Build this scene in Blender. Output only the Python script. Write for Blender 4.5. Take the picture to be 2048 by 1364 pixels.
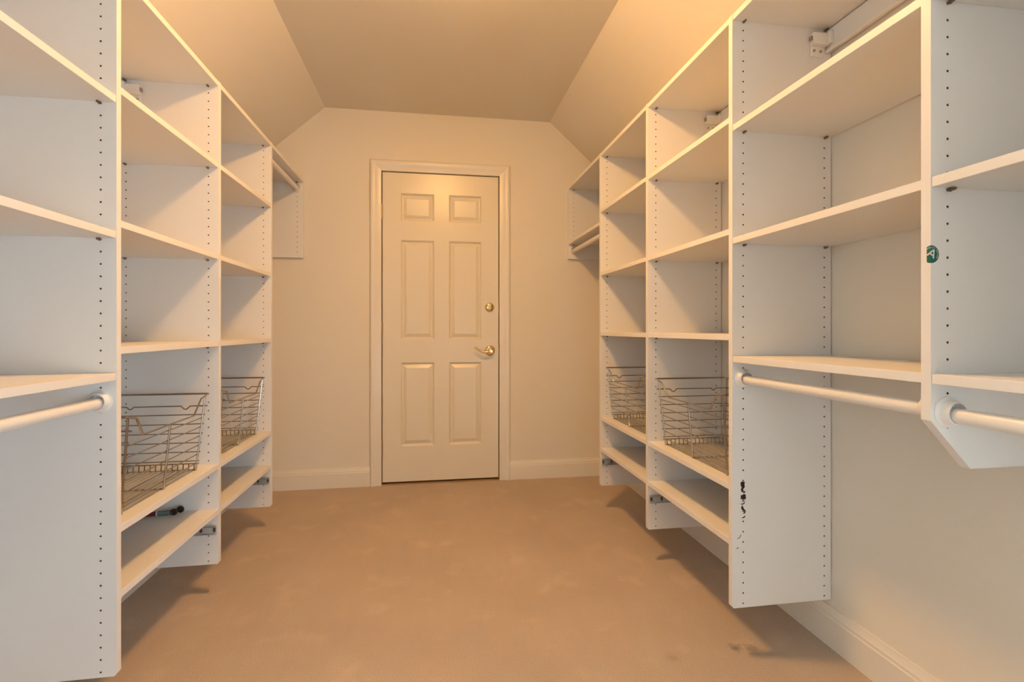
import bpy, bmesh, math, random
from mathutils import Vector, Matrix
from mathutils.geometry import delaunay_2d_cdt

for o in list(bpy.data.objects):
    bpy.data.objects.remove(o, do_unlink=True)
scene = bpy.context.scene
COL = scene.collection
random.seed(7)
PI = math.pi

# ------------------------------------------------------------------ camera
H = 1.018                       # eye height; all "e" heights below are relative to the eye
cam_d = bpy.data.cameras.new('camera')
cam_d.sensor_width = 36.0
cam_d.lens = 1000.0 / 2048.0 * 36.0
cam_d.shift_y = -23.0 / 2048.0
cam_d.clip_start = 0.01
cam = bpy.data.objects.new('camera', cam_d)
cam.location = (0, 0, H)
cam.rotation_euler = (PI / 2, 0, -math.radians(9.0))
COL.objects.link(cam)
scene.camera = cam

# ------------------------------------------------------------------ light
LAMP_POWER = 72.0
LAMP_COL = (1.0, 0.525, 0.16)
BOWL_R, BOWL_H = 0.115, 0.050
SKY_COL = (0.64, 0.815, 0.97)
SKY_STRENGTH = 13.8
w = bpy.data.worlds.new('daylight')
scene.world = w
w.use_nodes = True
bg = w.node_tree.nodes['Background']
bg.inputs[0].default_value = (*SKY_COL, 1)
bg.inputs[1].default_value = SKY_STRENGTH
vs = scene.view_settings
vs.view_transform = 'Standard'
vs.look = 'None'
vs.exposure = 0.0
vs.gamma = 1.0
vs.use_curve_mapping = False

# ------------------------------------------------------------------ room measures
XL, XR = -1.161, 1.272          # side walls
YB, YF = 3.36, -1.6             # door wall, wall behind the camera
ZC = 1.427 + H                  # flat ceiling
CXL, CXR = -0.684, 0.795        # where the flat ceiling turns into the slopes
SL = 0.89
ZKL = ZC - SL * (CXL - XL)
ZKR = ZC - SL * (XR - CXR)
LAMP = (0.085, 1.66)

# ------------------------------------------------------------------ materials
def mat(name, col, rough=0.5, metal=0.0, spec=0.5, bump=None, var=None):
    m = bpy.data.materials.new(name)
    m.use_nodes = True
    nt = m.node_tree
    b = nt.nodes['Principled BSDF']
    b.inputs['Base Color'].default_value = (*col, 1)
    b.inputs['Roughness'].default_value = rough
    b.inputs['Metallic'].default_value = metal
    b.inputs['Specular IOR Level'].default_value = spec
    tc = None
    if bump or var:
        tc = nt.nodes.new('ShaderNodeTexCoord')
    if bump:
        n = nt.nodes.new('ShaderNodeTexNoise')
        n.inputs['Scale'].default_value = bump[0]
        n.inputs['Detail'].default_value = 3
        bp = nt.nodes.new('ShaderNodeBump')
        bp.inputs['Strength'].default_value = bump[1]
        bp.inputs['Distance'].default_value = bump[2]
        nt.links.new(tc.outputs['Object'], n.inputs['Vector'])
        nt.links.new(n.outputs['Fac'], bp.inputs['Height'])
        nt.links.new(bp.outputs['Normal'], b.inputs['Normal'])
    if var:
        n = nt.nodes.new('ShaderNodeTexNoise')
        n.inputs['Scale'].default_value = var[0]
        n.inputs['Detail'].default_value = 4
        mx = nt.nodes.new('ShaderNodeMix')
        mx.data_type = 'RGBA'
        mx.inputs[6].default_value = (*[c * (1 - var[1]) for c in col], 1)
        mx.inputs[7].default_value = (*[min(1, c * (1 + var[1])) for c in col], 1)
        nt.links.new(tc.outputs['Object'], n.inputs['Vector'])
        nt.links.new(n.outputs['Fac'], mx.inputs[0])
        nt.links.new(mx.outputs[2], b.inputs['Base Color'])
    return m

M = {}
M['wall'] = mat('wall_paint', (0.79, 0.74, 0.645), 0.75, bump=(260, 0.12, 0.002), var=(1.5, 0.015))
M['ceiling'] = mat('ceiling_paint', (0.79, 0.74, 0.65), 0.85, bump=(220, 0.12, 0.002), var=(1.5, 0.015))
M['trim'] = mat('trim_paint', (0.80, 0.76, 0.68), 0.32, bump=(60, 0.05, 0.001))
M['door'] = mat('door_paint', (0.78, 0.72, 0.60), 0.30, bump=(45, 0.06, 0.001))
M['lam'] = mat('white_laminate', (0.80, 0.79, 0.77), 0.42, bump=(500, 0.05, 0.0005), var=(3, 0.01))
M['hole'] = mat('shaded_chipboard', (0.10, 0.07, 0.05), 0.9)  # chipboard colour darkened by the shade inside the peg holes
M['pin'] = mat('bronze_pin', (0.20, 0.16, 0.12), 0.4, metal=0.6)
M['rod'] = mat('rod_enamel', (0.82, 0.80, 0.76), 0.30)
M['plastic'] = mat('white_plastic', (0.82, 0.80, 0.76), 0.35)
M['zinc'] = mat('zinc_steel', (0.50, 0.53, 0.53), 0.38, metal=0.35, var=(60, 0.1))
M['zincd'] = mat('dark_slot', (0.05, 0.05, 0.05), 0.6)
M['screw'] = mat('screw_steel', (0.42, 0.38, 0.32), 0.4, metal=0.9)
M['chrome'] = mat('chrome_wire', (0.46, 0.45, 0.44), 0.20, metal=1.0)
M['brass'] = mat('polished_brass', (0.74, 0.57, 0.29), 0.14, metal=1.0)
M['hinge'] = mat('satin_brass_hinge', (0.36, 0.27, 0.16), 0.4, metal=0.8)
M['dark'] = mat('gap_shade', (0.035, 0.025, 0.018), 0.9)  # near black on the door stop, stands in for shade in the gap
M['wood'] = mat('threshold_wood', (0.33, 0.19, 0.10), 0.5, var=(20, 0.2))
M['black'] = mat('black_residue', (0.012, 0.010, 0.009), 0.7)
M['mauve'] = mat('mauve_residue', (0.28, 0.21, 0.22), 0.8)
M['scuff'] = mat('grey_scuff', (0.20, 0.17, 0.15), 0.8)
M['rubber'] = mat('black_rubber', (0.016, 0.012, 0.009), 0.55)
M['maroon'] = mat('maroon_plastic', (0.13, 0.012, 0.035), 0.35)
M['teal'] = mat('teal_sleeve', (0.14, 0.22, 0.23), 0.25, var=(90, 0.35))
M['green'] = mat('teal_green_print', (0.003, 0.135, 0.108), 0.45, var=(150, 0.15))
M['greend'] = mat('dark_green_print', (0.006, 0.045, 0.035), 0.45)
M['print'] = mat('white_print', (0.82, 0.83, 0.83), 0.5)

def carpet_mat():
    m = bpy.data.materials.new('beige_carpet')
    m.use_nodes = True
    nt = m.node_tree
    N, L = nt.nodes, nt.links
    b = N['Principled BSDF']
    b.inputs['Roughness'].default_value = 0.95
    b.inputs['Specular IOR Level'].default_value = 0.15
    b.inputs['Sheen Weight'].default_value = 0.25
    b.inputs['Sheen Roughness'].default_value = 0.6
    g = N.new('ShaderNodeNewGeometry')
    def noise(scale, detail, mapping=None, rough=0.5):
        n = N.new('ShaderNodeTexNoise')
        n.inputs['Scale'].default_value = scale
        n.inputs['Detail'].default_value = detail
        n.inputs['Roughness'].default_value = rough
        if mapping:
            mp = N.new('ShaderNodeMapping')
            mp.inputs['Scale'].default_value = mapping
            L.new(g.outputs['Position'], mp.inputs['Vector'])
            L.new(mp.outputs[0], n.inputs['Vector'])
        else:
            L.new(g.outputs['Position'], n.inputs['Vector'])
        return n
    def ramp(src, p0, p1, v0, v1):
        r = N.new('ShaderNodeMapRange')
        r.inputs['From Min'].default_value = p0
        r.inputs['From Max'].default_value = p1
        r.inputs['To Min'].default_value = v0
        r.inputs['To Max'].default_value = v1
        L.new(src, r.inputs['Value'])
        return r.outputs[0]
    def mul(a, c):
        x = N.new('ShaderNodeMath'); x.operation = 'MULTIPLY'
        L.new(a, x.inputs[0])
        if isinstance(c, float): x.inputs[1].default_value = c
        else: L.new(c, x.inputs[1])
        return x.outputs[0]
    fibre = ramp(noise(330, 3, rough=0.7).outputs['Fac'], 0.3, 0.7, 0.70, 1.30)
    streak = ramp(noise(3.0, 3, (7, 2.0, 1)).outputs['Fac'], 0.35, 0.65, 0.985, 1.015)
    blot = ramp(noise(2.6, 4).outputs['Fac'], 0.35, 0.65, 0.95, 1.05)
    scuffs = ramp(noise(6.5, 3).outputs['Fac'], 0.58, 0.68, 1.0, 1.10)
    fac = mul(mul(mul(fibre, streak), blot), scuffs)
    # a few dirty spots trodden into the pile
    for (sx, sy, r, k) in ((0.957, 1.468, 0.020, 0.45), (1.005, 1.452, 0.026, 0.55), (0.735, 1.452, 0.022, 0.80)):
        d = N.new('ShaderNodeVectorMath'); d.operation = 'DISTANCE'
        L.new(g.outputs['Position'], d.inputs[0]); d.inputs[1].default_value = (sx, sy, 0)
        nz = N.new('ShaderNodeMath'); nz.operation = 'MULTIPLY_ADD'
        L.new(noise(70, 3).outputs['Fac'], nz.inputs[0]); nz.inputs[1].default_value = 0.045
        L.new(d.outputs['Value'], nz.inputs[2])
        fac = mul(fac, ramp(nz.outputs[0], r * 0.5 + 0.012, r + 0.03, k, 1.0))
    c = N.new('ShaderNodeVectorMath'); c.operation = 'SCALE'
    c.inputs[0].default_value = (0.50, 0.385, 0.285)
    L.new(fac, c.inputs['Scale'])
    L.new(c.outputs[0], b.inputs['Base Color'])
    bp = N.new('ShaderNodeBump')
    bp.inputs['Strength'].default_value = 0.5
    bp.inputs['Distance'].default_value = 0.004
    L.new(noise(420, 2).outputs['Fac'], bp.inputs['Height'])
    L.new(bp.outputs[0], b.inputs['Normal'])
    return m
M['carpet'] = carpet_mat()

def emit_mat(name, col, s):
    m = bpy.data.materials.new(name); m.use_nodes = True
    nt = m.node_tree
    nt.nodes.remove(nt.nodes['Principled BSDF'])
    e = nt.nodes.new('ShaderNodeEmission')
    e.inputs[0].default_value = (*col, 1); e.inputs[1].default_value = s
    nt.links.new(e.outputs[0], nt.nodes['Material Output'].inputs[0])
    return m

def glass_mat():
    m = bpy.data.materials.new('window_glass'); m.use_nodes = True
    nt = m.node_tree
    nt.nodes.remove(nt.nodes['Principled BSDF'])
    t = nt.nodes.new('ShaderNodeBsdfTransparent'); g = nt.nodes.new('ShaderNodeBsdfGlossy')
    g.inputs['Roughness'].default_value = 0.02
    x = nt.nodes.new('ShaderNodeMixShader'); x.inputs[0].default_value = 0.06
    nt.links.new(t.outputs[0], x.inputs[1]); nt.links.new(g.outputs[0], x.inputs[2])
    nt.links.new(x.outputs[0], nt.nodes['Material Output'].inputs[0])
    return m
M['glass'] = glass_mat()

# ------------------------------------------------------------------ mesh helpers
class MB:
    """collects geometry for one mesh"""
    def __init__(s):
        s.v, s.f, s.mi = [], [], []
    def add(s, vs_, fs, mi=0):
        o = len(s.v)
        s.v += [tuple(p) for p in vs_]
        for f in fs:
            s.f.append(tuple(i + o for i in f)); s.mi.append(mi)
    def box(s, x0, x1, y0, y1, z0, z1, mi=0):
        s.add([(x0, y0, z0), (x1, y0, z0), (x1, y1, z0), (x0, y1, z0),
               (x0, y0, z1), (x1, y0, z1), (x1, y1, z1), (x0, y1, z1)],
              [(0, 3, 2, 1), (4, 5, 6, 7), (0, 1, 5, 4), (1, 2, 6, 5), (2, 3, 7, 6), (3, 0, 4, 7)], mi)
    def tube(s, pts, r, n=6, closed=False, mi=0):
        pts = [Vector(p) for p in pts]
        m = len(pts)
        rings = []
        up = None
        for i, p in enumerate(pts):
            if closed:
                a, b = pts[i - 1], pts[(i + 1) % m]
            else:
                a, b = pts[max(i - 1, 0)], pts[min(i + 1, m - 1)]
            d1 = (p - a); d2 = (b - p)
            t = Vector()
            if d1.length > 1e-9: t += d1.normalized()
            if d2.length > 1e-9: t += d2.normalized()
            t.normalize()
            if up is None:
                up = Vector((0, 0, 1)) if abs(t.z) < 0.9 else Vector((1, 0, 0))
            u = (up - t * up.dot(t))
            if u.length < 1e-6:
                u = t.orthogonal()
            u.normalize(); up = u
            q = t.cross(u)
            k = 1.0
            if d1.length > 1e-9 and d2.length > 1e-9:
                k = 1.0 / max(0.6, math.cos(d1.angle(d2) / 2))
            rings.append([p + (u * math.cos(2 * PI * j / n) + q * math.sin(2 * PI * j / n)) * r * (1 + (k - 1) * 0.5) for j in range(n)])
        vs_ = [q for rg in rings for q in rg]
        fs = []
        cnt = m if closed else m - 1
        for i in range(cnt):
            i2 = (i + 1) % m
            for j in range(n):
                j2 = (j + 1) % n
                fs.append((i * n + j, i * n + j2, i2 * n + j2, i2 * n + j))
        if not closed:
            fs.append(tuple(reversed(range(n))))
            fs.append(tuple((m - 1) * n + j for j in range(n)))
        s.add(vs_, fs, mi)
    def lathe(s, prof, axis='y', n=24, org=(0, 0, 0), mi=0):
        """prof: (radius, along) pairs; axis of revolution through org"""
        vs_, fs = [], []
        for (r, a) in prof:
            for j in range(n):
                t = 2 * PI * j / n
                c, d = r * math.cos(t), r * math.sin(t)
                p = {'y': (c, a, d), 'x': (a, c, d), 'z': (c, d, a)}[axis]
                vs_.append((p[0] + org[0], p[1] + org[1], p[2] + org[2]))
        for i in range(len(prof) - 1):
            for j in range(n):
                j2 = (j + 1) % n
                fs.append((i * n + j, i * n + j2, (i + 1) * n + j2, (i + 1) * n + j))
        if prof[0][0] > 1e-6: fs.append(tuple(reversed(range(n))))
        if prof[-1][0] > 1e-6: fs.append(tuple((len(prof) - 1) * n + j for j in range(n)))
        s.add(vs_, fs, mi)
    def mesh(s, name, mats, bevel=0, smooth=False, seg=1):
        me = bpy.data.meshes.new(name)
        me.from_pydata(s.v, [], s.f)
        for m_ in (mats if isinstance(mats, (list, tuple)) else [mats]):
            me.materials.append(m_)
        me.polygons.foreach_set('material_index', s.mi)
        bm = bmesh.new(); bm.from_mesh(me)
        bmesh.ops.remove_doubles(bm, verts=bm.verts, dist=1e-6)
        bmesh.ops.recalc_face_normals(bm, faces=bm.faces)
        if bevel:
            es = [e for e in bm.edges if len(e.link_faces) == 2 and e.calc_face_angle() > 0.6]
            bmesh.ops.bevel(bm, geom=es, offset=bevel, segments=seg, affect='EDGES', clamp_overlap=True)
        bm.to_mesh(me); bm.free()
        if smooth:
            me.polygons.foreach_set('use_smooth', [True] * len(me.polygons))
            try:
                me.set_sharp_from_angle(angle=math.radians(40))
            except Exception:
                pass
        me.update()
        return me

def put(name, me, parent=None, loc=(0, 0, 0), rotz=0.0):
    """link one mesh object; loc is a world position for children of unrotated empties"""
    o = bpy.data.objects.new(name, me)
    COL.objects.link(o)
    o.location = loc
    o.rotation_euler = (0, 0, rotz)
    if parent is not None:
        o.parent = parent
        if parent.get('_w') is None:
            off = Vector()
            p = parent
            while p is not None:
                off += Vector(p.location) if p.parent is None else Vector()
                p = p.parent
            # parents inside a thing keep world coordinates through the parent inverse
            o.matrix_parent_inverse = WORLD[parent].inverted()
    WORLD[o] = Matrix.LocRotScale(Vector(loc), Matrix.Rotation(rotz, 3, 'Z').to_quaternion(), None)
    return o
WORLD = {}

def thing(name, label, cat, loc=(0, 0, 0), rotz=0.0, group=None, kind=None):
    o = bpy.data.objects.new(name, None)
    COL.objects.link(o)
    o.empty_display_size = 0.05
    o.location = loc
    o.rotation_euler = (0, 0, rotz)
    WORLD[o] = Matrix.LocRotScale(Vector(loc), Matrix.Rotation(rotz, 3, 'Z').to_quaternion(), None)
    return tag(o, label, cat, group, kind)

def tag(o, label=None, cat=None, group=None, kind=None):
    if label: o['label'] = label
    if cat: o['category'] = cat
    if group: o['group'] = group
    if kind: o['kind'] = kind
    return o

# ================================================================== THE ROOM
def structure(name, mb, m, label, cat, bevel=0, smooth=False):
    o = put(name, mb.mesh(name, m, bevel, smooth))
    return tag(o, label, cat, kind='structure')

T = 0.12
b = MB(); b.box(XL - T, XR + T, YF - T, YB + 0.5, -0.10, 0.0)
structure('floor', b, M['carpet'], 'beige cut pile carpet covering the closet floor', 'floor')

b = MB()                                     # flat ceiling with two slopes, one slab
prof = [(XL - T, ZKL - SL * T), (CXL, ZC), (CXR, ZC), (XR + T, ZKR - SL * T)]
vs_, fs = [], []
for y in (YF - T, YB + T):
    vs_ += [(x, y, z) for x, z in prof] + [(x, y, z + 0.12) for x, z in prof]
for i in range(3):
    fs += [(i, i + 1, 8 + i + 1, 8 + i), (4 + i, 12 + i, 12 + i + 1, 4 + i + 1), (i, 4 + i, 5 + i, i + 1), (8 + i, 9 + i, 13 + i, 12 + i)]
fs += [(0, 8, 12, 4), (3, 7, 15, 11)]
b.add(vs_, fs)
structure('ceiling', b, M['ceiling'], 'cream ceiling, flat in the middle with a slope down each side', 'ceiling')

VY0, VY1, VZ0, VZ1 = -1.30, -0.72, 0.62, 1.62       # small unseen window, added to throw daylight on the right wall
b = MB()
b.box(XL - T, XL, YF - T, VY0, -0.1, ZKL); b.box(XL - T, XL, VY1, YB + T, -0.1, ZKL)
b.box(XL - T, XL, VY0, VY1, -0.1, VZ0); b.box(XL - T, XL, VY0, VY1, VZ1, ZKL)
structure('wall_left', b, M['wall'], 'cream wall behind the shelving that holds the maroon stick', 'wall')
# right wall has a daylight window behind the camera
WY0, WY1, WZ0, WZ1 = -1.45, -0.20, 0.14, 1.42
b = MB()
b.box(XR, XR + T, YF - T, WY0, -0.1, ZKR); b.box(XR, XR + T, WY1, YB + T, -0.1, ZKR)
b.box(XR, XR + T, WY0, WY1, -0.1, WZ0); b.box(XR, XR + T, WY0, WY1, WZ1, ZKR)
structure('wall_right', b, M['wall'], 'cream wall behind the shelving with the round green sticker', 'wall')

# door wall with its opening
DX0, DX1 = -0.325, 0.439            # slab edges
DZ0, DZ1 = 0.018, 0.018 + 2.030     # slab bottom and top
JG = 0.006                          # gap round the slab
OX0, OX1, OZ1 = DX0 - 0.022, DX1 + 0.022, DZ1 + 0.022
b = MB()
def gable(x0, x1, z0):
    """piece of the gable wall between x0 and x1 from z0 up to the ceiling"""
    def top(x):
        if x < CXL: return ZC - SL * (CXL - x)
        if x > CXR: return ZC - SL * (x - CXR)
        return ZC
    xs = [x0] + [x for x in (CXL, CXR) if x0 < x < x1] + [x1]
    n = len(xs)
    vv = []
    for y in (YB, YB + T):
        vv += [(x, y, z0) for x in xs] + [(x, y, top(x) + 0.03) for x in xs]
    ff = []
    for i in range(n - 1):
        ff += [(i, i + 1, n + i + 1, n + i), (2 * n + i, 3 * n + i, 3 * n + i + 1, 2 * n + i + 1),
               (n + i, n + i + 1, 3 * n + i + 1, 3 * n + i), (i, 2 * n + i, 2 * n + i + 1, i + 1)]
    ff += [(0, n, 3 * n, 2 * n), (n - 1, 3 * n - 1, 4 * n - 1, 2 * n - 1)]
    b.add(vv, ff)
gable(XL - T, OX0, -0.1); gable(OX1, XR + T, -0.1); gable(OX0, OX1, OZ1)
structure('wall_back', b, M['wall'], 'cream gable wall around the panelled door', 'wall')

b = MB(); b.box(XL - T, XR + T, YF - T, YF, -0.1, 2.5)
structure('wall_front', b, M['wall'], 'plain cream wall facing the panelled door', 'wall')
def window(name, label, org, u0, u1, z0, z1, right):
    win = thing(name, label, 'window', org, kind='structure')
    def bx(b, a0, a1, d0, d1, c0, c1):       # a along the wall, d depth into the wall
        if right: b.box(XR + d0, XR + d1, a0, a1, c0, c1)
        else: b.box(XL - d1, XL - d0, a0, a1, c0, c1)
    fw = 0.045
    b = MB()
    bx(b, u0, u0 + fw, 0, T, z0, z1); bx(b, u1 - fw, u1, 0, T, z0, z1)
    bx(b, u0 + fw, u1 - fw, 0, T, z0, z0 + fw); bx(b, u0 + fw, u1 - fw, 0, T, z1 - fw, z1)
    zm = (z0 + z1) / 2
    bx(b, u0 + fw, u1 - fw, 0.03, T - 0.03, zm - 0.02, zm + 0.02)
    put('window_frame', b.mesh('window_frame', M['trim']), win)
    for (a, c) in ((z0 + fw, zm - 0.02), (zm + 0.02, z1 - fw)):
        b = MB(); bx(b, u0 + fw, u1 - fw, 0.060, 0.064, a, c)
        put('pane', b.mesh('pane', M['glass']), win)
    b = MB(); bx(b, u0 - 0.03, u1 + 0.03, -0.04, 0.0, z0 - 0.03, z0)
    put('window_sill', b.mesh('window_sill', M['trim'], 0.004), win)
window('window_1', 'large white framed window beside the end of the shelving with the sticker', (XR, (WY0 + WY1) / 2, WZ0), WY0, WY1, WZ0, WZ1, True)
window('fill_window', 'small white framed window added for fill daylight, in the wall behind the shelving with the maroon stick', (XL, (VY0 + VY1) / 2, VZ0), VY0, VY1, VZ0, VZ1, False)

# baseboards: profile extruded along a wall
BBP = [(0, 0), (0.016, 0), (0.016, 0.092), (0.013, 0.096), (0.013, 0.104), (0.010, 0.110), (0.006, 0.120), (0.005, 0.125), (0, 0.125)]
def baseboard(name, p0, p1, nrm, label):
    b = MB()
    p0, p1, nrm = Vector(p0), Vector(p1), Vector(nrm)
    n = len(BBP)
    vv = [(*(p + nrm * d), z) for p in (p0, p1) for d, z in BBP]
    ff = [(i, (i + 1) % n, n + (i + 1) % n, n + i) for i in range(n)] + [tuple(range(n)), tuple(range(2 * n - 1, n - 1, -1))]
    b.add(vv, ff)
    structure(name, b, M['trim'], label, 'baseboard')
CW = 0.072                              # door casing width
baseboard('baseboard_left', (XL, YF + 0.016), (XL, YB - 0.016), (1, 0), 'white moulded baseboard under the shelving with the maroon stick')
baseboard('baseboard_right', (XR, YF + 0.016), (XR, YB - 0.016), (-1, 0), 'white moulded baseboard under the shelving with the green sticker')
baseboard('baseboard_front', (XL, YF), (XR, YF), (0, 1), 'white moulded baseboard on the plain wall facing the door')
baseboard('baseboard_back', (XL, YB), (DX0 - JG - CW, YB), (0, -1), 'white moulded baseboard on the hinge side of the door')
baseboard('baseboard_back_handle', (DX1 + JG + CW, YB), (XR, YB), (0, -1), 'white moulded baseboard on the handle side of the door')

# door casing: profile swept round three sides
tr = thing('trim_1', 'white moulded casing around the door', 'trim', (0.057, YB, 0), kind='structure')
CP = [(0.0, 0.0), (0.0, 0.010), (0.006, 0.013), (0.030, 0.013), (0.036, 0.016), (0.046, 0.020), (0.062, 0.022), (0.068, 0.020), (0.072, 0.014), (0.072, 0.0)]
def casing(path):                        # path: per end a function offset -> (x, z)
    b = MB()
    n = len(CP)
    vv = []
    for fx in path:
        for (o_, d) in CP:
            x, z = fx(o_); vv.append((x, YB - d, z))
    ff = [(i, (i + 1) % n, n + (i + 1) % n, n + i) for i in range(n)] + [tuple(range(n)), tuple(range(2 * n - 1, n - 1, -1))]
    b.add(vv, ff)
    put('casing_board', b.mesh('casing_board', M['trim'], smooth=True), tr)
ix0, ix1, iz1 = DX0 - JG, DX1 + JG, DZ1 + JG
casing([lambda o: (ix0 - o, 0.0), lambda o: (ix0 - o, iz1 + o)])
casing([lambda o: (ix0 - o, iz1 + o), lambda o: (ix1 + o, iz1 + o)])
casing([lambda o: (ix1 + o, iz1 + o), lambda o: (ix1 + o, 0.0)])
b = MB()                                # jamb with its stop
b.box(OX0, ix0, YB - 0.001, YB + T, 0, OZ1); b.box(ix1, OX1, YB - 0.001, YB + T, 0, OZ1)
b.box(ix0, ix1, YB - 0.001, YB + T, iz1, OZ1)
put('jamb', b.mesh('jamb', M['trim']), tr)
b = MB()
ys0, ys1 = YB + 0.042, YB + 0.075
b.box(ix0, ix0 + 0.014, ys0, ys1, 0.012, iz1); b.box(ix1 - 0.014, ix1, ys0, ys1, 0.012, iz1)
b.box(ix0 + 0.014, ix1 - 0.014, ys0, ys1, iz1 - 0.014, iz1)
b.box(ix0, ix1, ys0, ys1, 0.006, 0.02)  # bottom bar added to keep outside light from under the door
put('door_stop', b.mesh('door_stop', M['dark']), tr)
b = MB(); b.box(ix0, ix1, YB - 0.004, YB + T, 0.0, 0.006)
put('threshold', b.mesh('threshold', M['wood'], 0.002), tr)

# the six panel door
dr = thing('door_1', 'white six panel door with brass lever and deadbolt', 'door', (0.057, YB, DZ0), kind='structure')
DT = 0.040
cols = [0, 0.117, 0.335, 0.432, 0.649, 0.764]
rows = [0, 0.231, 0.782, 0.934, 1.589, 1.716, 1.897, 2.030]
b = MB()
yf = YB + 0.001
for i in range(5):
    for j in range(7):
        if i in (1, 3) and j in (1, 3, 5): continue
        b.add([(DX0 + cols[i], yf, DZ0 + rows[j]), (DX0 + cols[i + 1], yf, DZ0 + rows[j]),
               (DX0 + cols[i + 1], yf, DZ0 + rows[j + 1]), (DX0 + cols[i], yf, DZ0 + rows[j + 1])], [(0, 1, 2, 3)])
yb = yf + DT
b.add([(DX0, yf, DZ0), (DX1, yf, DZ0), (DX1, yf, DZ1), (DX0, yf, DZ1), (DX0, yb, DZ0), (DX1, yb, DZ0), (DX1, yb, DZ1), (DX0, yb, DZ1)],
      [(0, 4, 5, 1), (1, 5, 6, 2), (2, 6, 7, 3), (3, 7, 4, 0), (4, 7, 6, 5)])
put('door_slab', b.mesh('door_slab', M['door']), dr)
for i in (1, 3):
    for j in (1, 3, 5):
        x0, x1, z0, z1 = DX0 + cols[i], DX0 + cols[i + 1], DZ0 + rows[j], DZ0 + rows[j + 1]
        b = MB()
        steps = [(0, 0), (0.002, 0.0015), (0.011, 0.013), (0.015, 0.0135), (0.036, 0.0035), (0.038, 0.003)]
        vv = []
        for (o_, d) in steps:
            vv += [(x0 + o_, yf + d, z0 + o_), (x1 - o_, yf + d, z0 + o_), (x1 - o_, yf + d, z1 - o_), (x0 + o_, yf + d, z1 - o_)]
        ff = []
        for s_ in range(len(steps) - 1):
            for q in range(4):
                ff.append((s_ * 4 + q, s_ * 4 + (q + 1) % 4, s_ * 4 + 4 + (q + 1) % 4, s_ * 4 + 4 + q))
        k = (len(steps) - 1) * 4
        ff.append((k, k + 1, k + 2, k + 3))
        b.add(vv, ff)
        me = b.mesh('door_panel', M['door'])
        if me.polygons[len(me.polygons) - 1].normal.y > 0: me.flip_normals()
        put('door_panel', me, dr)
for zc in (H + (659 - 423) / 306.0, H + (659 - 658) / 306.0, H + (659 - 894) / 306.0):   # three hinges
    b = MB()
    b.lathe([(0.003, -0.052), (0.0055, -0.050), (0.0055, 0.050), (0.003, 0.052)], 'z', 10, (DX0 - 0.003, YB - 0.004, zc))
    b.box(DX0 - 0.004, DX0 + 0.0003, YB - 0.003, YB + 0.03, zc - 0.05, zc + 0.05)
    put('hinge', b.mesh('hinge', M['hinge'], smooth=True), dr)
HX = 0.381
zl = H - 0.142
lev = MB()
lev.lathe([(0.034, 0), (0.034, -0.004), (0.031, -0.009), (0.024, -0.012), (0.021, -0.012), (0.019, -0.016), (0.013, -0.018), (0.012, -0.044), (0.015, -0.046), (0.015, -0.056), (0.011, -0.062), (0.0, -0.063)], 'y', 28, (HX, yf, zl))
ro = put('door_handle', lev.mesh('door_handle', M['brass'], smooth=True), dr)
ro['label'] = 'polished brass lever with round rose'
b = MB()
pth = []
for i in range(15):
    t = i / 14
    pth.append((HX - 0.004 - 0.098 * t, yf - 0.050 + 0.006 * t, zl - 0.012 * math.sin(t * PI * 1.15) * (1 - 0.1 * t) + 0.016 * t * t))
b.tube(pth, 0.0062, 10)
b.lathe([(0, -0.009), (0.006, -0.007), (0.009, 0), (0.006, 0.007), (0, 0.009)], 'y', 14, (pth[-1][0], pth[-1][1], pth[-1][2] - 0.002))
put('lever', b.mesh('lever', M['brass'], smooth=True), ro)
zd = H + 0.150
b = MB()
b.lathe([(0.031, 0), (0.031, -0.004), (0.027, -0.012), (0.021, -0.015), (0.0, -0.016)], 'y', 28, (HX - 0.002, yf, zd))
db = put('deadbolt', b.mesh('deadbolt', M['brass'], smooth=True), dr)
db['label'] = 'round brass deadbolt with thumb turn'
b = MB(); b.box(HX - 0.007, HX + 0.003, yf - 0.032, yf - 0.013, zd - 0.017, zd + 0.010)
put('thumb_turn', b.mesh('thumb_turn', M['brass'], 0.003, smooth=True), db)
for z_ in (zd, zl):
    b = MB(); b.box(DX1 + 0.0006, DX1 + 0.0036, YB - 0.0015, YB + 0.026, z_ - 0.028, z_ + 0.028)
    put('strike_plate', b.mesh('strike_plate', M['hinge']), dr)

# ================================================================== CLOSET SHELVING
TH = 0.019
DEP = 0.346
G0 = 0.9055                   # top peg hole (eye relative), left system
PITCH = 0.032
NH = 57
BOT, TOP = -0.900, 0.953

def face_with_holes(outline, holes, r, n=8):
    pts = [Vector(p) for p in outline]
    edges = [(i, (i + 1) % len(outline)) for i in range(len(outline))]
    for (hx, hz) in holes:
        k = len(pts)
        for j in range(n):
            a = 2 * PI * (j + 0.5) / n
            pts.append(Vector((hx + r * math.cos(a), hz + r * math.sin(a))))
        edges += [(k + j, k + (j + 1) % n) for j in range(n)]
    res = delaunay_2d_cdt(pts, edges, [], 1, 1e-7)
    no = len(outline)
    def ring_of(i):
        src = [q for q in res[3][i] if q >= no]
        return (src[0] - no) // n if src else -1
    rings = [ring_of(i) for i in range(len(res[0]))]
    tris = [f for f in res[2] if not (rings[f[0]] >= 0 and all(rings[i] == rings[f[0]] for i in f))]
    return res[0], tris

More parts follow.
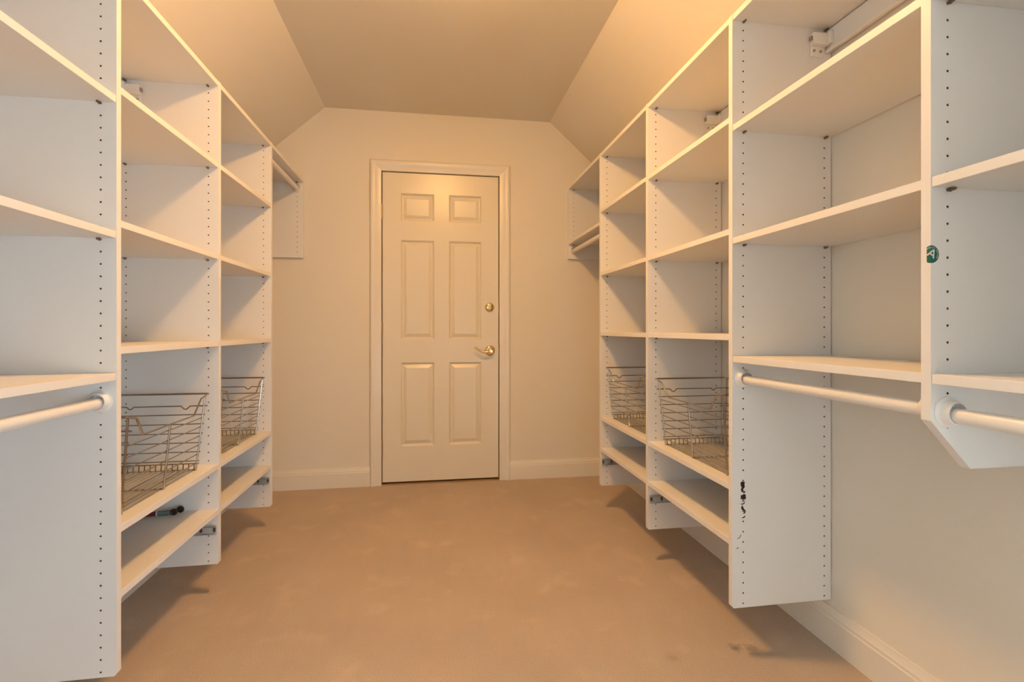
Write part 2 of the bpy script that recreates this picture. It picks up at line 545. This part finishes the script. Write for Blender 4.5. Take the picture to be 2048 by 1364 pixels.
def panel_mesh(name, outline, holes, near=True, far=True):
    """board of thickness TH along +y from y=0 (the face towards the camera); outline and holes in (x, z)"""
    b = MB()
    R, n, dpt = 0.0026, 8, 0.009
    for use, y, s in ((near, 0.0, 1), (far, TH, -1)):
        vv, ff = face_with_holes(outline, holes if use else [], R, n)
        b.add([(p.x, y, p.y) for p in vv], [tuple(f) for f in ff])
        if use:
            for (hx, hz) in holes:
                ring = [(hx + R * math.cos(2 * PI * (j + .5) / n), hz + R * math.sin(2 * PI * (j + .5) / n)) for j in range(n)]
                b.add([(x, y, z) for x, z in ring] + [(x, y + s * dpt, z) for x, z in ring],
                      [(j, (j + 1) % n, n + (j + 1) % n, n + j) for j in range(n)] + [tuple(range(n, 2 * n))], 1)
    k = len(outline)
    b.add([(x, 0, z) for x, z in outline] + [(x, TH, z) for x, z in outline], [(i, (i + 1) % k, k + (i + 1) % k, k + i) for i in range(k)])
    return b.mesh(name, [M['lam'], M['hole']])

def shelf_system(side, name, label, front, wall_gap, dz, ys):
    """side=+1: stands on the right (board goes from the front towards +x); dz raises the whole system"""
    s = side
    root = thing(name, label, 'shelving', (front + s * DEP / 2, (ys[0] + ys[-1]) / 2, H + BOT + dz))
    X = lambda d: front + s * d                # d = distance behind the front edge
    Z = lambda e: e + H + dz
    hz_all = [G0 - i * PITCH for i in range(NH)]
    def outline(kind):
        if kind == 'tall':
            o_ = [(0, BOT + 0.006), (0.005, BOT), (DEP, BOT), (DEP, TOP), (0, TOP)]
        elif kind == 'short_chamfer':
            o_ = [(0, -0.2015), (0.088, -0.295), (DEP, -0.295), (DEP, TOP), (0, TOP)]
        else:                                   # wall panel
            o_ = [(0, 0.455), (DEP, 0.455), (DEP, TOP), (0, TOP)]
        return o_ if s > 0 else [(-a, c) for a, c in o_]
    cache = {}
    def panel(kind, y):
        if kind not in cache:
            zb = {'tall': BOT, 'short_chamfer': -0.225, 'wall': 0.455}[kind]
            zb2 = {'tall': BOT, 'short_chamfer': -0.285, 'wall': 0.455}[kind]
            hs = [(0.037, z) for z in hz_all if z > zb + 0.006] + [(0.322, z) for i, z in enumerate(hz_all) if z > zb2 + 0.006 and i > 2]
            cache[kind] = panel_mesh('side_panel', outline(kind), [(s * a, c) for a, c in hs], True, kind != 'wall')
        return put('side_panel', cache[kind], root, (front, y, H + dz))
    def shelf(under, ya, yb, pins=True):
        b = MB(); b.box(-0.5, 0.5, -0.5, 0.5, -0.5, 0.5)
        L_ = yb - ya - TH - 0.0008
        me_key = ('shelf', round(L_, 4))
        if me_key not in cache:
            b = MB(); b.box(min(0, s * (DEP - 0.003)), max(0, s * (DEP - 0.003)), 0, L_, 0, TH)
            cache[me_key] = b.mesh('shelf', M['lam'], 0.0008)
        o = put('shelf', cache[me_key], root, (X(0.0015), ya + TH + 0.0004, Z(under)))
        if pins:
            if 'pin' not in cache:
                b = MB()
                b.lathe([(0.0026, 0), (0.0026, 0.004), (0.0042, 0.0042), (0.0042, 0.0062), (0.0030, 0.0065), (0.0030, 0.014), (0.0018, 0.0165)], 'y', 10)
                cache['pin'] = b.mesh('shelf_pin', M['pin'], smooth=True)
            for d in (0.037, 0.322):
                for (yy, rz) in ((ya + TH, 0), (yb, PI)):
                    put('shelf_pin', cache['pin'], o, (X(d), yy, Z(under) - 0.0043), rz)
        return o
    def rail(ya, yb):
        b = MB()
        x0, x1 = sorted((X(DEP - 0.016), X(DEP - 0.001)))
        b.box(x0, x1, ya + TH + 0.001, yb - 0.001, Z(0.862), Z(0.930))
        x0, x1 = sorted((X(DEP - 0.022), X(DEP - 0.016)))
        b.box(x0, x1, ya + TH + 0.001, yb - 0.001, Z(0.857), Z(0.867))
        put('wall_rail', b.mesh('wall_rail', M['lam'], 0.001), root)
    def bracket(pan, y):
        """white hanging bracket screwed to the face of a panel near the wall"""
        if 'bracket' not in cache:
            b = MB()
            def pb(d0, d1, y0, y1, z0, z1): 
                b.box(min(s * d0, s * d1), max(s * d0, s * d1), y0, y1, z0, z1)
            pb(0.268, 0.326, -0.022, 0, 0.876, 0.912)
            pb(0.316, 0.334, -0.030, 0, 0.880, 0.916)
            pb(0.270, 0.318, -0.006, 0, 0.842, 0.876)
            cache['bracket'] = b.mesh('hanging_bracket', M['plastic'], 0.002)
            b = MB(); b.lathe([(0.0045, 0), (0.0045, -0.0025), (0.003, -0.0035), (0.0, -0.0035)], 'y', 12)
            cache['screw'] = b.mesh('screw', M['screw'], smooth=True)
            b = MB(); b.box(min(s * 0.262, s * 0.268), max(s * 0.262, s * 0.268), -0.016, -0.006, 0.888, 0.901)
            cache['adj'] = b.mesh('adjusting_slot', M['screw'])
        br = put('hanging_bracket', cache['bracket'], pan, (front, y, H + dz))
        for d, z in ((0.280, 0.860), (0.303, 0.859)):
            put('screw', cache['screw'], br, (X(d), y - 0.006, Z(z)))
        put('adjusting_slot', cache['adj'], br, (front, y, H + dz))
    def slide(pan, y):
        """short end of a drawer slide on the face of a panel"""
        if 'slide' not in cache:
            b = MB()
            def pb(d0, d1, y0, y1, z0, z1): 
                b.box(min(s * d0, s * d1), max(s * d0, s * d1), y0, y1, z0, z1)
            pb(0.008, 0.312, -0.0015, 0, -0.784, -0.749)
            pb(0.008, 0.312, -0.012, -0.0015, -0.752, -0.749)
            pb(0.008, 0.312, -0.012, -0.0015, -0.784, -0.781)
            pb(0.022, 0.056, -0.009, -0.0015, -0.778, -0.755)
            cache['slide'] = b.mesh('drawer_slide', M['zinc'], 0.0006)
            b = MB()
            pb(0.011, 0.018, -0.0075, -0.0015, -0.774, -0.759)
            cache['slot'] = b.mesh('slide_catch', M['zincd'], 0.001)
            b = MB()
            pb(0.058, 0.066, -0.0075, -0.0015, -0.774, -0.759)
            cache['slot2'] = b.mesh('slide_catch', M['zincd'], 0.001)
        sl = put('drawer_slide', cache['slide'], pan, (front, y, H + dz))
        put('slide_catch', cache['slot'], sl, (front, y, H + dz))
        put('slide_catch', cache['slot2'], sl, (front, y, H + dz))
    TOPU, A, Bc = 0.934, (0.589, 0.2370, -0.132), (0.621, 0.269, -0.0645, -0.535, -0.708)
    return dict(root=root, panel=panel, shelf=shelf, rail=rail, bracket=bracket, slide=slide, TOPU=TOPU, A=A, B=Bc, X=X, Z=Z, cache=cache)

# ---- the system on the left wall
LF = -0.811
YP = [0.814, 1.443, 2.072, 2.701, 3.3385]
Ls = shelf_system(-1, 'closet_shelving', 'white laminate closet shelving holding a maroon stick, with no sticker on it', LF, 0.0, 0.0, YP)
lp = [Ls['panel'](k, y) for k, y in zip(('tall', 'tall', 'tall', 'tall', 'wall'), YP)]
for i in range(4):
    Ls['shelf'](Ls['TOPU'], YP[i], YP[i + 1])
    Ls['rail'](YP[i], YP[i + 1])
for k, u in enumerate(Ls['A']):
    Ls['shelf'](u, YP[0], YP[1], k < 2)
for i in (1, 2):
    for k, u in enumerate(Ls['B']):
        Ls['shelf'](u, YP[i], YP[i + 1], k < 3)
for i in (1, 2, 3):
    Ls['bracket'](lp[i], YP[i])
for i in (2, 3):
    Ls['slide'](lp[i], YP[i])

# ---- the system on the right wall
RF = 0.922
YR = [0.174, 0.803, 1.432, 2.053, 2.672, 3.3385]
RZ = 0.030
Rs = shelf_system(1, 'closet_shelving', 'white laminate closet shelving with a green sticker and black residue marks', RF, 0.0, RZ, YR)
rp = [Rs['panel'](k, y) for k, y in zip(('short_chamfer', 'short_chamfer', 'tall', 'tall', 'tall', 'wall'), YR)]
for i in range(5):
    Rs['shelf'](Rs['TOPU'], YR[i], YR[i + 1])
    Rs['rail'](YR[i], YR[i + 1])
for i in (0, 1):
    for k, u in enumerate(Rs['A']):
        Rs['shelf'](u, YR[i], YR[i + 1], k < 2)
for i in (2, 3):
    for k, u in enumerate(Rs['B']):
        Rs['shelf'](u, YR[i], YR[i + 1], k < 3)
Rs['shelf'](0.5555, YR[4], YR[5])
for i in (1, 2, 3, 4):
    Rs['bracket'](rp[i], YR[i])
for i in (3, 4):
    Rs['slide'](rp[i], YR[i])

# ---- black glue residue and scuffs on the second right panel
def blob(name, polys, m, parent, y):
    b = MB()
    for k, poly in enumerate(polys):
        pts = [(0.959 + (px - 250) / 7.18 / 585.0, H + (659 - (940 + py / 7.18)) / 636.0) for px, py in poly]
        vv, ff = face_with_holes(pts, [], 0)
        n = len(pts)
        b.add([(p.x, y - 0.0007, p.y) for p in vv], [tuple(f) for f in ff])
        b.add([(x, y - 0.0007, z) for x, z in pts] + [(x, y, z) for x, z in pts], [(i, (i + 1) % n, n + (i + 1) % n, n + i) for i in range(n)])
    o = put(name, b.mesh(name, m), parent)
    return o
o = blob('glue_residue', [
    [(215, 165), (235, 150), (252, 158), (262, 162), (270, 155), (272, 175), (266, 185), (270, 210), (270, 240), (252, 258), (243, 288), (255, 302), (280, 288), (279, 304), (262, 325), (250, 312), (222, 298), (218, 260), (228, 240), (212, 200)],
    [(212, 350), (240, 346), (255, 332), (278, 338), (285, 350), (289, 405), (262, 408), (250, 420), (232, 402), (210, 405), (218, 380)],
    [(250, 462), (262, 452), (272, 448), (270, 466), (258, 478)],
    [(228, 505), (238, 496), (250, 520), (262, 548), (284, 568), (281, 603), (258, 617), (248, 604), (266, 596), (263, 576), (225, 550), (222, 530)],
    [(230, 668), (250, 664), (264, 652), (274, 643), (279, 658), (262, 674), (240, 679)],
], M['black'], rp[2], YR[2])
o['label'] = 'black glue residue on the panel face'
blob('glue_residue', [[(205, 470), (225, 465), (248, 463), (256, 480), (238, 493), (228, 486)], [(228, 428), (240, 424), (238, 434), (229, 436)], [(264, 428), (277, 425), (276, 444), (268, 440)]], M['mauve'], rp[2], YR[2])
blob('scuff_mark', [[(150, 1112), (163, 1095), (184, 1087), (182, 1099), (164, 1108)], [(160, 964), (195, 950), (214, 912), (222, 905), (218, 925), (200, 957), (168, 970)][:]], M['scuff'], rp[2], YR[2])

# ================================================================== CLOTHES RODS
def rod(x, ya, yb, z, label):
    """rod between the far face of one panel and the near face of the next, hung in two cups"""
    r = thing('closet_rod', label, 'closet rod', (x, (ya + TH + yb) / 2, z))
    y0, y1 = ya + TH, yb
    b = MB()
    b.lathe([(0.0135, y0 + 0.003), (0.0145, y0 + 0.004), (0.0145, y1 - 0.004), (0.0135, y1 - 0.003)], 'y', 28, (x, 0, z))
    put('rod_bar', b.mesh('rod_bar', M['rod'], smooth=True), r)
    for (yy, sg) in ((y0, 1), (y1, -1)):
        b = MB()
        b.lathe([(0.0, 0.0004 * sg), (0.030, 0.0004 * sg), (0.0295, 0.002 * sg), (0.0255, 0.004 * sg), (0.0240, 0.007 * sg), (0.0228, 0.018 * sg), (0.0218, 0.020 * sg), (0.0192, 0.020 * sg), (0.0187, 0.018 * sg), (0.0187, 0.0026 * sg), (0.0, 0.0025 * sg)], 'y', 32, (x, yy, z + 0.0041))
        put('rod_cup', b.mesh('rod_cup', M['plastic'], smooth=True), r)
    return r
rx = LF - 0.037
rod(rx, YP[0], YP[1], H - 0.190, 'white closet rod below the lowest shelf of the bay without a basket, opposite the sticker')
rod(rx, YP[3], YP[4], H + 0.892, 'white closet rod right under the top shelf beside the door hinges')
rx = RF + 0.037
rod(rx, YR[0], YR[1], H - 0.160, 'white closet rod ending at the angled panel with the green sticker')
rod(rx, YR[1], YR[2], H - 0.156, 'white closet rod between the sticker panel and the panel with black residue')
rod(rx, YR[4], YR[5], H + 0.541, 'white closet rod under the small shelf beside the door handle')

# ================================================================== WIRE BASKETS
def wire(name, pts, r, n=6, closed=False):
    b = MB(); b.tube(pts, r, n, closed)
    return b.mesh(name, M['chrome'], smooth=True)
BK = {}
HT, HB = 0.237, 0.222               # half width at top and bottom
FT, FB, BT, BB = 0.158, 0.133, -0.155, -0.135
def lerp(a, c, t): return a + (c - a) * t
HH = 0.270
def hw(z): return lerp(HB, HT, z / HH)
def fx(z): return lerp(FB, FT, z / HH)
def bx(z): return lerp(BB, BT, z / HH)
zr = 0.278
BK['rim'] = wire('rim', [(fx(.212) + .002, -0.158, 0.212), (fx(.212) + .002, 0.158, 0.212), (FT + .002, 0.200, 0.266), (FT + .002, 0.222, 0.271), (FT + 0.003, 0.256, zr),
                         (BT, 0.258, zr), (BT - 0.002, 0.24, zr), (BT - 0.002, -0.24, zr), (BT, -0.258, zr), (FT + 0.003, -0.256, zr), (FT + .002, -0.222, 0.271), (FT + .002, -0.200, 0.266)], 0.0030, 8, True)
BK['upright'] = [wire('upright', [(fx(zt), y * hw(zt) / HT, zt), (fx(0.004), y * hw(0.004) / HT, 0.004)], 0.0033, 8) for y, zt in ((HT, 0.272), (0, 0.213), (-HT, 0.272))]
BK['upright'] += [wire('upright', [(bx(zt), y * hw(zt) / HT, zt), (bx(0.004), y * hw(0.004) / HT, 0.004)], 0.0024, 8) for y, zt in ((HT, 0.276), (0.08, 0.276), (-0.08, 0.276), (-HT, 0.276))]
BK['side'] = []
zs = 0.236                          # notched wire under the rim, both sides and back
for sgn in (1, -1):
    y = sgn * hw(zs)
    def vp(t): return lerp(fx(zs), bx(zs), t)
    BK['side'].append(wire('side_wire', [(fx(zs) + 0.012, y, zs), (vp(0.15), y, zs), (vp(0.19), y, zs - 0.011), (vp(0.215), y, zs - 0.011), (vp(0.25), y, zs),
                                         (vp(0.76), y, zs), (vp(0.79), y, zs - 0.008), (vp(0.81), y, zs - 0.008), (vp(0.84), y, zs), (bx(zs), y, zs)], 0.0024))
for z in (0.204, 0.170, 0.136, 0.102, 0.069, 0.036, 0.026):
    for sgn in (1, -1):
        y = sgn * (hw(z) + 0.0015)
        BK['side'].append(wire('side_wire', [(fx(z) + 0.007, y, z), (bx(z) - 0.004, y, z)], 0.0021))
BK['front'] = [wire('front_wire', [(fx(z) - 0.002, -hw(z), z), (fx(z) - 0.002, hw(z), z)], 0.0021) for z in (0.192, 0.159, 0.126, 0.093, 0.060, 0.028)]
BK['back'] = [wire('back_wire', [(bx(z), -hw(z), z), (bx(z), hw(z), z)], 0.0021) for z in (0.236, 0.204, 0.170, 0.136, 0.102, 0.069, 0.036)]
BK['bottom'] = []
for i in range(15):
    x = lerp(FB - 0.006, BB + 0.006, i / 14)
    BK['bottom'].append(wire('bottom_wire', [(x, -HB - 0.002, 0.026), (x, -HB + 0.001, 0.0075), (x, HB - 0.001, 0.0075), (x, HB + 0.002, 0.026)], 0.0020))
BK['cross'] = [wire('cross_wire', [(FB + 0.002, y, 0.004), (BB - 0.002, y, 0.004)], 0.0022) for y in (-HB, -0.003, HB)]
def basket(x, y, z, rz, label):
    t = thing('wire_basket', label, 'basket', (x, y, z), rz, 'wire baskets on the shelves')
    t['_w'] = 1
    def ch(nm, me):
        o = bpy.data.objects.new(nm, me); COL.objects.link(o); o.parent = t
    ch('rim', BK['rim'])
    for me in BK['upright']: ch('upright', me)
    for me in BK['side']: ch('side_wire', me)
    for me in BK['front']: ch('front_wire', me)
    for me in BK['back']: ch('back_wire', me)
    for me in BK['bottom']: ch('bottom_wire', me)
    for me in BK['cross']: ch('cross_wire', me)
    del t['_w']
zsL = H - 0.535 + TH - 0.0016
basket(-0.990, (YP[1] + TH + YP[2]) / 2, zsL, 0, 'chrome wire basket on the shelf above the maroon stick')
basket(-0.990, (YP[2] + TH + YP[3]) / 2, zsL, 0, 'chrome wire basket in the shelf bay next to the hinge side of the door')
basket(1.100, (YR[2] + TH + YR[3]) / 2, zsL + RZ, PI, 'chrome wire basket next to the panel with black residue marks')
basket(1.100, (YR[3] + TH + YR[4]) / 2, zsL + RZ, PI, 'chrome wire basket in the shelf bay next to the handle side of the door')

# ================================================================== SMALL THINGS
# maroon stick with a teal sleeve and two black rings, on the lowest left shelf
zt = H - 0.708 + TH + 0.0012
st = thing('toy_stick', 'small maroon stick with blue green sleeve and two black rings on bottom shelf', 'stick', (-0.98, 2.035, zt))
b = MB(); b.tube([(-1.115, 2.012, zt + 0.0085), (-1.003, 2.026, zt + 0.0085)], 0.0078, 14)
put('handle', b.mesh('handle', M['maroon'], smooth=True), st)
b = MB()
b.tube([(-1.006, 2.0256, zt + 0.0088), (-1.002, 2.0261, zt + 0.0088)], 0.0095, 14)
put('collar', b.mesh('collar', M['plastic'], smooth=True), st)
b = MB(); b.tube([(-1.002, 2.026, zt + 0.009), (-0.990, 2.0275, zt + 0.009), (-0.962, 2.031, zt + 0.009), (-0.955, 2.032, zt + 0.0085)], 0.0088, 14)
put('sleeve', b.mesh('sleeve', M['teal'], smooth=True), st)
def ring(cx, cy, cz, R, r, tilt, name):
    b = MB()
    pts = []
    ax = Matrix.Rotation(tilt, 3, 'Z')
    for j in range(24):
        a = 2 * PI * j / 24
        p = ax @ Vector((R * math.cos(a), 0, R * math.sin(a)))
        pts.append((cx + p.x, cy + p.y, cz + p.z))
    b.tube(pts, r, 8, True)
    # hub disc closing the ring
    pd = [ax @ Vector((R * math.cos(2 * PI * j / 24), dy, R * math.sin(2 * PI * j / 24))) for dy in (-0.002, 0.002) for j in range(24)]
    b.add([(cx + p.x, cy + p.y, cz + p.z) for p in pd], [tuple(range(24)), tuple(range(47, 23, -1))] + [(j, (j + 1) % 24, 24 + (j + 1) % 24, 24 + j) for j in range(24)])
    put(name, b.mesh(name, M['rubber'], smooth=True), st)
ring(-0.947, 2.024, zt + 0.0125, 0.0085, 0.0040, 0.1, 'black_ring')
ring(-0.936, 2.050, zt + 0.0125, 0.0085, 0.0040, 0.1, 'black_ring')
b = MB(); b.tube([(-0.957, 2.0318, zt + 0.0095), (-0.942, 2.037, zt + 0.0115)], 0.004, 8)
b.tube([(-0.947, 2.022, zt + 0.0125), (-0.936, 2.050, zt + 0.0125)], 0.003, 8)
put('axle', b.mesh('axle', M['rubber'], smooth=True), st)

# round sticker folded round the front edge of the first right panel
stk = thing('round_sticker', 'small round teal green sticker with a white letter A on panel edge', 'sticker', (RF, YR[1], H + 0.139))
SC = (0.0012, H + (659 - 509) / 1062.0)      # centre: arc length from the corner, height
def fold(s_, z, off):
    return (RF - off, YR[1] - s_, z) if False else ((RF - off, YR[1] + (-s_), z) if s_ < 0 else (RF + s_, YR[1] - off, z))
def decal(name, polys2d, faces, m, off, clip=-0.0072):
    """2-D mesh (s, z about the centre) cut at the corner and folded onto the panel"""
    bm = bmesh.new()
    vsb = [bm.verts.new((p[0] + SC[0], p[1] + SC[1], 0)) for p in polys2d]
    for f in faces:
        try: bm.faces.new([vsb[i] for i in f])
        except ValueError: pass
    for cx, inner in ((0.0, False), (clip, True)):
        bmesh.ops.bisect_plane(bm, geom=bm.verts[:] + bm.edges[:] + bm.faces[:], dist=1e-7, plane_co=(cx, 0, 0), plane_no=(1, 0, 0), clear_inner=inner)
    for v in bm.verts:
        s_, z = v.co.x, v.co.y
        if abs(s_) < 1e-6:
            v.co = (RF - off, YR[1] - off, z)
        else:
            v.co = fold(s_, z, off)
    bmesh.ops.recalc_face_normals(bm, faces=bm.faces)
    me = bpy.data.meshes.new(name); bm.to_mesh(me); bm.free()
    me.materials.append(m)
    return put(name, me, stk)
def disc(r, n=40): return [(r * math.cos(2 * PI * j / n), r * math.sin(2 * PI * j / n)) for j in range(n)], [tuple(range(n))]
decal('sticker_rim', *disc(0.0165), M['greend'], 0.0004)
decal('sticker_face', *disc(0.0152), M['green'], 0.0007)
def glyph(ch, size):
    cu = bpy.data.curves.new('glyph', 'FONT'); cu.body = ch; cu.size = size
    cu.align_x = 'CENTER'; cu.fill_mode = 'FRONT'; cu.dimensions = '2D'; cu.resolution_u = 3
    o = bpy.data.objects.new('glyph', cu); COL.objects.link(o)
    dg = bpy.context.evaluated_depsgraph_get()
    me = bpy.data.meshes.new_from_object(o.evaluated_get(dg))
    vv = [(v.co.x, v.co.y) for v in me.vertices]; ff = [tuple(p.vertices) for p in me.polygons]
    bpy.data.objects.remove(o, do_unlink=True); bpy.data.curves.remove(cu); bpy.data.meshes.remove(me)
    return vv, ff
def turn(vv, a, ox=0, oy=0):
    c, s_ = math.cos(a), math.sin(a)
    return [(x * c - y * s_ + ox, x * s_ + y * c + oy) for x, y in vv]
# big tilted A from three bars and a star
def bar(p, q, wd):
    p, q = Vector(p), Vector(q); d = (q - p).normalized(); n = Vector((-d.y, d.x)) * wd / 2
    return [tuple(p + n), tuple(p - n), tuple(q - n), tuple(q + n)]
vv, ff = [], []
for i, poly in enumerate((bar((0.0048, 0.0080), (-0.0074, -0.0012), 0.0030), bar((0.0048, 0.0086), (0.0032, -0.0082), 0.0030), bar((-0.0036, 0.0022), (0.0040, -0.0040), 0.0026))):
    ff.append(tuple(range(len(vv), len(vv) + 4))); vv += poly
decal('letter', vv, ff, M['print'], 0.0010)
sv = [((0.0024 if j % 2 == 0 else 0.0010) * math.sin(2 * PI * j / 10), (0.0024 if j % 2 == 0 else 0.0010) * math.cos(2 * PI * j / 10)) for j in range(10)]
decal('star', [(x + 0.0012, y + 0.0026) for x, y in sv], [tuple(range(10))], M['greend'], 0.0013)
word, a0 = 'ANGLES COTTON', 128
vv, ff = [], []
for i, ch in enumerate(word):
    if ch == ' ': continue
    a = math.radians(a0 - i * 13.2)
    g, f = glyph(ch, 0.0040)
    g = turn(g, a - PI / 2, 0.0116 * math.cos(a), 0.0116 * math.sin(a))
    k = len(vv); vv += g; ff += [tuple(j + k for j in q) for q in f]
decal('lettering', vv, ff, M['print'], 0.0010)

# ceiling lamp: round base and a shallow opal glass bowl
lamp = thing('ceiling_light', 'round ceiling light with a shallow glowing opal bowl', 'ceiling light', (LAMP[0], LAMP[1], ZC))
b = MB()
b.lathe([(0.0, 0.0), (BOWL_R + 0.012, 0.0), (BOWL_R + 0.012, -0.016), (BOWL_R + 0.004, -0.022), (0.0, -0.022)], 'z', 48, (LAMP[0], LAMP[1], ZC - 0.0005))
put('lamp_base', b.mesh('lamp_base', M['plastic'], smooth=True), lamp)
pr = [(BOWL_R * math.cos(PI / 2 * j / 12), -BOWL_H * math.sin(PI / 2 * j / 12)) for j in range(13)]
pr[-1] = (0.0, -BOWL_H)
b = MB()
b.lathe([(0.0, 0.0)] + pr, 'z', 48, (LAMP[0], LAMP[1], ZC - 0.0228))
me = b.mesh('opal_bowl', M['plastic'], smooth=True)
area = sum(p.area for p in me.polygons)
me.materials[0] = emit_mat('opal_glow', LAMP_COL, LAMP_POWER / (area * PI))
put('opal_bowl', me, lamp)
b = MB()
b.lathe([(0.0, 0.004), (0.008, 0.003), (0.010, -0.004), (0.006, -0.012), (0.0, -0.014)], 'z', 16, (LAMP[0], LAMP[1], ZC - 0.0228 - BOWL_H))
put('finial', b.mesh('finial', M['brass'], smooth=True), lamp)
